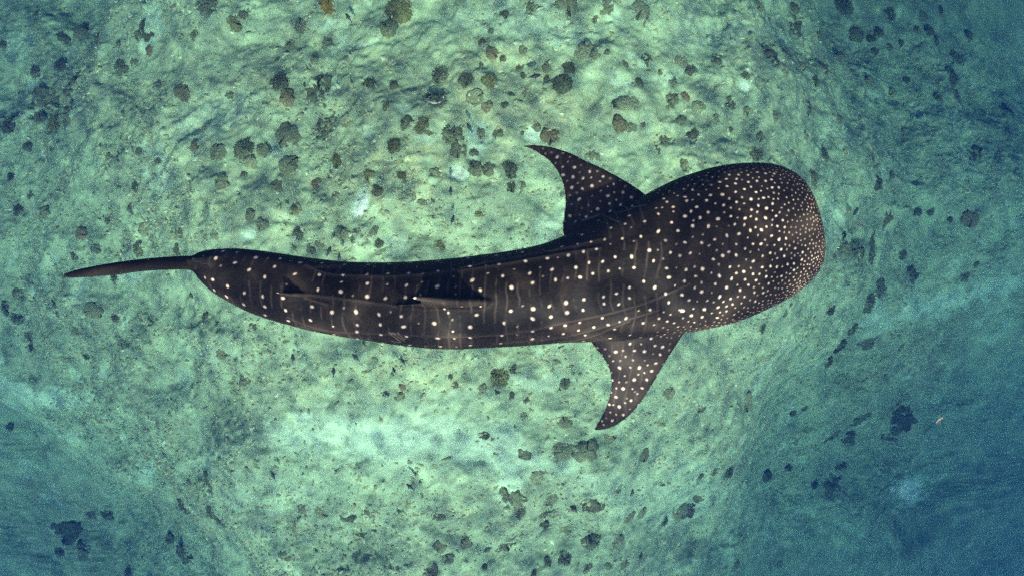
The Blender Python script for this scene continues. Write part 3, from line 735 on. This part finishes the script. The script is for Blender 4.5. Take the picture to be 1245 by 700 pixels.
reef(0, 232, "385,105,16,d 270,230,24,d 345,210,18,g 503,212,26,d 640,215,24,d 415,310,28,d 655,150,20,g 520,140,24,g 1080,155,30,d 1150,190,15,g 1120,212,17,g 945,125,22,g 900,85,20,g 775,160,18,g 1215,20,22,g 105,515,30,d 60,455,26,d 115,570,20,d 420,455,20,d 330,430,26,g 200,410,34,c 910,488,14,d 800,585,22,g 690,375,14,d 740,455,16,d 310,595,16,d 230,600,22,g 55,365,18,d 110,20,18,d 160,80,22,g 65,70,20,d 475,65,20,d 295,155,22,b 880,680,25,g 270,505,16,g 20,420,25,d 1060,70,22,o")
reef(825, 232, "610,70,26,g 640,70,18,d 745,100,38,c 865,75,16,d 905,75,18,d 980,100,13,d 1050,100,30,b 590,195,42,c 640,215,34,c 695,175,28,c 700,235,26,c 810,230,20,d 840,300,32,c 1030,305,24,d 1075,258,16,d 700,400,38,d 735,350,32,c 550,430,24,d 405,408,11,d 300,495,22,d 385,440,14,g 640,500,28,d 690,540,38,g 610,560,28,d 560,620,25,d 515,130,18,d")
reef(0, 464, "600,575,22,d 325,475,24,d 760,470,30,d 640,460,32,c 1030,625,24,g 1090,455,20,g 1240,490,18,d 750,370,36,c 790,500,30,d 660,630,24,c 235,545,38,c 380,480,25,d 1160,470,25,g 220,610,20,d 300,600,25,c 460,690,15,d 30,165,15,d")
reef(415, 464, "805,10,24,d 610,50,14,d 665,65,14,d 655,120,16,g 560,35,10,d 160,42,12,d 515,190,20,d 625,158,9,d 805,145,24,g 970,190,24,t 795,245,40,g 880,245,42,g 1085,260,30,g 660,260,22,g 705,330,30,g 350,480,26,d 320,685,28,d 385,640,25,d 355,590,22,g 210,462,12,d 30,485,24,d 585,580,40,c 520,600,20,d 515,670,15,d 605,415,44,c 750,420,28,g 870,440,38,c 930,450,20,d 985,395,22,d 1045,400,14,d 1080,470,22,g 1030,490,32,g 810,530,25,g 900,575,36,d 730,525,20,d 640,465,28,d 1180,40,25,g 995,575,24,g 1020,655,22,g 1075,630,20,d 800,640,30,d 740,655,20,d 880,670,25,d 1165,510,20,d 730,470,30,d 100,470,20,g 70,545,15,d 450,580,20,g 1220,470,32,g 690,695,20,d 965,660,16,g 1160,370,10,d")
reef(825, 464, "420,115,14,d 460,95,16,d 240,75,34,t 85,95,18,g 80,340,20,d 130,330,18,d 180,330,25,d 330,350,22,d 405,315,14,d 590,300,25,d 550,370,38,c 490,370,20,d 35,460,30,c 75,420,18,g 365,660,14,g 210,665,18,g 560,190,32,c 620,200,28,c 660,130,34,c 810,120,40,c 770,180,36,c")
reef(400, 200, "60,235,45,d 360,220,65,d 605,235,48,t 710,270,48,d 790,265,22,d 560,80,30,o 300,85,45,o 1135,370,38,o 330,485,40,g 370,600,40,d 180,575,22,d 790,395,25,d 820,620,50,o 95,530,50,g", .1606)
reef(480, 420, "455,300,32,d 420,235,22,d 905,180,38,d 790,230,75,o 655,330,36,g 60,300,32,b 45,395,40,g", .1606)

SIZES = ((4.2, 'tiny'), (7.2, 'small'), (10.5, 'mid-sized'), (99, 'large'))
SPEC = {'d': ('bushy_coral', 'bushy', M_DARK, 'dark bushy coral', 'bushy corals on the reef'), 'g': ('boulder_coral', 'boulder', M_GREY, 'grey boulder coral', 'boulder corals on the reef'),
        'c': ('crusting_coral', 'crust', M_DARK, 'dark crusting coral', 'crusting corals on the reef'), 'b': ('brown_coral', 'boulder', M_BROWN, 'brown rounded coral', 'brown corals on the reef'),
        'o': ('olive_coral', 'bushy', M_OLIVE, 'olive bushy coral', 'olive corals on the reef'), 't': ('table_coral', 'table', M_GREY, 'round plate coral', 'plate corals on the reef'),
        'y': ('golden_coral', 'bushy', M_GOLD, 'golden yellow bushy coral', 'golden corals on the reef')}
MARKS = [(110, 335, "below the shark's tail fin"), (330, 250, "left of the shark's tail stock"), (330, 460, "right of the shark's tail stock"), (540, 260, "left of the shark's mid body"), (640, 180, "by the tip of the shark's left fin"),
         (440, 247, 'by the bright white sand'), (575, 180, 'around the white sand pocket'), (650, 125, 'on the golden brown reef patch'), (480, 535, 'along the long pale sand tongue'), (725, 520, "by the tip of the shark's right fin"),
         (640, 620, 'along the dark crack'), (900, 150, "left of the shark's head"), (1015, 290, "ahead of the shark's snout"), (920, 430, "right of the shark's head"), (1060, 400, 'on the dark ledge before the drop-off'),
         (1120, 60, 'on the blue drop-off rim'), (1080, 560, 'down the deep blue slope'), (850, 620, 'on the slope off the right fin'), (60, 130, 'in the rubble behind the tail'), (60, 480, 'by the pale blue sand patch past the tail'),
         (130, 640, 'in the dim hollow'), (350, 640, 'on the slope below the sand tongue'), (300, 180, 'on the pale yellow rubble'), (400, 30, 'beside the golden coral mound'), (600, 30, 'on the pale sandy flat'), (540, 660, 'on the rubble past the sand tongue'), (760, 130, 'ahead of the left fin')]
seen = []
LABELLED = []
for i, (px, py, r, k) in enumerate(CORALS):
    if any((px - a) ** 2 + (py - b) ** 2 < (.55 * max(r, c)) ** 2 for a, b, c in seen): continue
    name, bank, mat, txt, grp = SPEC[k]
    if not (0 <= px <= W0 and -6 <= py <= H0 + 6): continue
    seen.append((px, py, r))
    p = ground_hit(px, py)
    sc_ = max(r, 3.2) * (-p.z) / F * 1.1
    if k == 'c': sc_ *= 1.12
    me = with_mat(BANK[bank][rng.integers(len(BANK[bank]))], mat)
    o = link(name, me)
    nxg = (ground_at(p.x + .25, p.y) - ground_at(p.x - .25, p.y)) / .5; nyg = (ground_at(p.x, p.y + .25) - ground_at(p.x, p.y - .25)) / .5
    nvec = Vector((-nxg * .6, -nyg * .6, 1)).normalized()
    q = Vector((0, 0, 1)).rotation_difference(nvec) @ Matrix.Rotation(rng.uniform(0, 6.28), 4, 'Z').to_quaternion()
    o.rotation_mode = 'QUATERNION'; o.rotation_quaternion = q
    zs = rng.uniform(.55, .85)
    o.scale = (sc_ * rng.uniform(.9, 1.1), sc_ * rng.uniform(.9, 1.1), sc_ * zs)
    zc = min(ground_at(p.x + a * sc_ * .6, p.y + b * sc_ * .6) for a, b in ((0, 0), (1, 0), (-1, 0), (0, 1), (0, -1)))
    o.location = (p.x, p.y, .5 * p.z + .5 * zc - sc_ * .02)
    size = next(n_ for lim, n_ in SIZES if r < lim)
    place = min(MARKS, key=lambda m: (m[0] - px) ** 2 + (m[1] - py) ** 2)[2]
    if k == 'y': lab = 'large golden yellow bushy coral mound, brightest of its colour' if r > 12 else 'small golden yellow coral beside the bright white sand patch'; o['label'] = lab; o['category'] = 'coral'; continue
    tag(o, f'{size} {txt} {place}', 'coral', f'{grp}, {size}, {place}')
    LABELLED.append((o, px, py, k, size))
SHORT = {'d': 'dark bush', 'g': 'grey boulder', 'c': 'dark crust', 'b': 'brown coral', 'o': 'olive bush', 't': 'plate coral', 'y': 'golden coral'}
by_lab = {}
for e in LABELLED: by_lab.setdefault(e[0]['label'], []).append(e)
for lab, es in by_lab.items():
    if len(es) < 2: continue
    made = {}
    for (o, px, py, k, size) in es:
        others = sorted(((q[1] - px) ** 2 + (q[2] - py) ** 2, ('', *q[1:])) for q in LABELLED if q[3] != k)
        nb = others[0][1]; near_ = 'against' if others[0][0] < 14 ** 2 else 'near' if others[0][0] < 32 ** 2 else 'well apart from'
        words_ = lab.split()
        new = f"{lab}, {near_} a {nb[4]} {SHORT[nb[3]]}"
        if len(new.split()) <= 16: made.setdefault(new, []).append(o)
    for new, os_ in made.items():
        for o in os_:
            o['label'] = new; o['group'] = o['group'] + f', {new[len(lab) + 2:]}'

# ring shaped pale whip coral on the dark bush
def tube(pts, rad, name, mat, seg=8, n=60):
    q = spline(pts, n); T = np.gradient(q, axis=0); T /= np.linalg.norm(T, axis=1, keepdims=True)
    up = np.array([.1, .2, 1.0]); A = np.cross(T, up); A /= np.linalg.norm(A, axis=1, keepdims=True); B = np.cross(T, A)
    an = np.linspace(0, 2 * math.pi, seg, endpoint=False)
    rr = rad * np.minimum(1, np.minimum(np.arange(n), np.arange(n)[::-1]) / 4 + .3)
    v = q[:, None] + (A[:, None] * np.cos(an)[None, :, None] + B[:, None] * np.sin(an)[None, :, None]) * rr[:, None, None]
    return mesh_np(name, v.reshape(-1, 3), grid_faces(n, seg, True))
base = ground_hit(529, 122)
pts = []
for a in np.linspace(R(185), R(375), 9):
    pts.append(tuple(pix(529 + 10 * math.cos(a), 119 - 6.5 * math.sin(a), -base.z - .32 + .22 * abs(math.cos(a)) ** 3)))
wc = link('whip_coral', tube(pts, .016, 'whip_coral', M_PALE), M_PALE)
tag(wc, 'thin pale curved whip coral arching over a dark bushy coral', 'coral')

# ------------------------------------------------------------------ loose coral rubble, too much to count
def rubble(nst):
    x = rng.uniform(-14, 18.5, nst); y = rng.uniform(-10.2, 8.6, nst)
    i = np.clip(np.searchsorted(gx, x), 1, len(gx) - 2); j = np.clip(np.searchsorted(gy, y), 1, len(gy) - 2)
    z = GZ[i, j]; sand = np.clip(m_sand[i, j], 0, 1)
    keep = (rng.uniform(0, 1, nst) > sand * .85) & (fbm(x * .8, y * .8, 4, 55) + rng.uniform(-.2, .2, nst) > .42)
    x, y, z = x[keep], y[keep], z[keep]; n = len(x)
    s = .014 + .038 * rng.uniform(0, 1, n) ** 3
    base = np.array([(1, 0, 0), (0, 1, 0), (-1, 0, 0), (0, -1, 0), (0, 0, .8), (0, 0, -.8)], float)
    fc = np.array([(0, 1, 4), (1, 2, 4), (2, 3, 4), (3, 0, 4), (1, 0, 5), (2, 1, 5), (3, 2, 5), (0, 3, 5)])
    j_ = rng.uniform(.6, 1.35, (n, 6, 3)); v = base[None] * j_
    an = rng.uniform(0, 6.28, n); el = rng.uniform(.6, 2.2, n)
    vx = v[..., 0] * el[:, None]; vy = v[..., 1]
    X = (vx * np.cos(an)[:, None] - vy * np.sin(an)[:, None]) * s[:, None] + x[:, None]
    Y = (vx * np.sin(an)[:, None] + vy * np.cos(an)[:, None]) * s[:, None] + y[:, None]
    Z = v[..., 2] * s[:, None] * .7 + z[:, None] + s[:, None] * .05
    V = np.stack([X, Y, Z], -1).reshape(-1, 3)
    Fc = (fc[None] + (np.arange(n) * 6)[:, None, None]).reshape(-1, 3)
    me = mesh_np('coral_rubble', V, Fc, False)
    tone = np.repeat(rng.uniform(0, 1, n), 6).astype(np.float32)
    a = me.attributes.new('tone', 'FLOAT', 'POINT'); a.data.foreach_set('value', tone)
    return me
m_rub, nt, bs = new_mat('rubble')
bs.inputs['Roughness'].default_value = .9; bs.inputs['Specular IOR Level'].default_value = .1
a_ = nd(nt, 'ShaderNodeAttribute', attribute_name='tone')
rc = nd(nt, 'ShaderNodeValToRGB'); nt.links.new(a_.outputs['Fac'], rc.inputs[0])
el = rc.color_ramp.elements; el[0].color = (.22, .25, .11, 1); el[1].color = (.52, .60, .32, 1); el[1].position = 1.0
for p_, c_ in ((.4, (.31, .33, .155)), (.8, (.40, .43, .20))):
    e = el.new(p_); e.color = (*c_, 1)
nt.links.new(rc.outputs[0], bs.inputs['Base Color'])
rub = link('coral_rubble', rubble(75000), m_rub)
tag(rub, 'loose broken coral rubble strewn over the reef floor', 'rubble', kind='stuff')

# ------------------------------------------------------------------ small reef fish, seen from above
m_fish, nt, bs = new_mat('fish_skin')
bs.inputs['Roughness'].default_value = .5
geo = nd(nt, 'ShaderNodeNewGeometry')
nt.links.new(mixc(nt, noise(nt, 40, 3, .5, geo.outputs['Position']), (.016, .019, .015), (.05, .055, .042)), bs.inputs['Base Color'])
def fish_mesh():
    """unit length along X, nose at +.5, one closed skin with tail fork, back fin and side fins"""
    ks = [(.50, .004, .006), (.46, .035, .05), (.36, .075, .12), (.20, .105, .18), (.0, .10, .19), (-.16, .065, .13), (-.27, .028, .06), (-.32, .020, .055), (-.40, .016, .13), (-.47, .010, .19), (-.50, .004, .20)]
    q = spline(ks, 40); na = 14; an = np.linspace(0, 2 * math.pi, na, endpoint=False)
    v = np.stack([np.repeat(q[:, :1], na, 1) - np.where(q[:, :1] < -.36, (1 - np.abs(np.sin(an))[None]) * (-q[:, :1] - .36) * -.7, 0),
                  q[:, 1:2] * np.cos(an)[None], q[:, 2:3] * np.sin(an)[None]], -1).reshape(-1, 3)
    f = [tuple(map(int, k)) for k in grid_faces(40, na, True)] + [tuple(range(na)), tuple(range(39 * na, 40 * na))[::-1]]
    def fin(pts, t):
        nonlocal v
        o = len(v); p = np.array(pts, float); nrm = np.cross(p[1] - p[0], p[2] - p[0]); nrm /= np.linalg.norm(nrm)
        v = np.vstack([v, p + nrm * t, p - nrm * t]); n = len(p)
        f.append(tuple(range(o, o + n))); f.append(tuple(range(o + 2 * n - 1, o + n - 1, -1)))
        for k in range(n): f.append((o + k, o + n + k, o + n + (k + 1) % n, o + (k + 1) % n))
    fin([(.18, 0, .15), (.05, 0, .27), (-.12, 0, .25), (-.22, 0, .14), (-.1, 0, .08)], .006)
    fin([(.05, 0, -.15), (-.08, 0, -.27), (-.2, 0, -.2), (-.2, 0, -.06)], .006)
    for s_ in (-1, 1): fin([(.2, s_ * .08, -.02), (.06, s_ * .2, -.05), (.02, s_ * .17, -.05), (.1, s_ * .07, -.03)], .005)
    me = bpy.data.meshes.new('reef_fish'); me.from_pydata(v.tolist(), [], f); me.update()
    bm = bmesh.new(); bm.from_mesh(me); bmesh.ops.recalc_face_normals(bm, faces=bm.faces); bm.to_mesh(me); bm.free()
    for p in me.polygons: p.use_smooth = True
    return me
FM = fish_mesh()
FISH = [(399.5, 306.5, 14, 68, 20, 'slim dark fish beside the upper flank of the shark tail'), (412.5, 314, 11, 90, 45, 'dark fish half tucked beneath the shark tail edge'), (356, 436, 12, 92, 35, 'dark fish swimming alone below the shark tail bend'),
        (405.6, 452, 12, 90, 35, 'dark pointed fish swimming below the middle of the shark tail'), (433, 434.5, 12, 135, 30, 'dark slanting fish close under the lower edge of the shark'), (479.5, 450.5, 10, 115, 10, 'faint blue grey fish low over the rubble below the shark'),
        (490, 439.5, 11, 120, 5, 'thin dark fish like a sliver below the shark belly edge'), (332.5, 578.5, 12, 108, 25, 'blue fish over the slope past the pale sand tongue'), (499.5, 592, 13, 138, 20, 'grey green fish over the rubble past the sand tongue'),
        (571, 155.5, 12, 120, 15, 'dark fish over the branching white sand pocket'), (548, 234, 13, 90, 5, 'thin dark fish pointing at the white sand pocket'), (550, 268, 12, 72, 20, 'dark fish between the shark back and the white sand'),
        (424, 22, 12, 125, 15, 'dark fish beside the golden coral mound'), (649, 93, 16, 10, 20, 'dark fish among round corals on the golden patch')]
for k, (px, py, L, ang, roll, lab) in enumerate(FISH):
    p = ground_hit(px, py); d = -p.z - .45
    o = link('reef_fish', FM, m_fish)
    o.location = pix(px, py, d)
    s_ = L * d / F * 1.12
    o.scale = (s_, s_ * 1.25, s_)
    o.rotation_euler = (R(roll), R(-4), R(ang))
    tag(o, lab, 'fish', 'small reef fish over the rubble')

# ------------------------------------------------------------------ a drifting scrap and specks in mid water
m_scrap, nt, bs = new_mat('drifting_leaf'); bs.inputs['Roughness'].default_value = .7
geo = nd(nt, 'ShaderNodeNewGeometry')
nt.links.new(mixc(nt, noise(nt, 60, 4, .6, geo.outputs['Position']), (.22, .12, .06), (.42, .30, .19)), bs.inputs['Base Color'])
n_, w_ = 14, 6
tt = np.linspace(-1, 1, n_); ww = np.linspace(-1, 1, w_)
v = []
for t in tt:
    for w in ww:
        v.append((t * .036, w * .009 * (1 - .35 * t * t), .006 * t * t + .004 * abs(w)))
top = np.array(v); bot = top - np.array([0, 0, .0025])
gf = grid_faces(n_, w_); k = len(top)
rim = [i * w_ for i in range(n_)] + [(n_ - 1) * w_ + j for j in range(1, w_)] + [i * w_ + w_ - 1 for i in range(n_ - 2, -1, -1)] + [j for j in range(w_ - 2, 0, -1)]
side = np.array([[rim[i], rim[(i + 1) % len(rim)], rim[(i + 1) % len(rim)] + k, rim[i] + k] for i in range(len(rim))])
sm = mesh_np('drifting_leaf', np.vstack([top, bot]), np.vstack([gf[:, ::-1], gf + k, side]))
o = link('drifting_leaf', sm, m_scrap); o.location = pix(1141, 510, 4.2); o.rotation_euler = (R(20), R(10), R(32))
tag(o, 'small orange brown leaf scrap drifting over the deep blue slope', 'leaf')
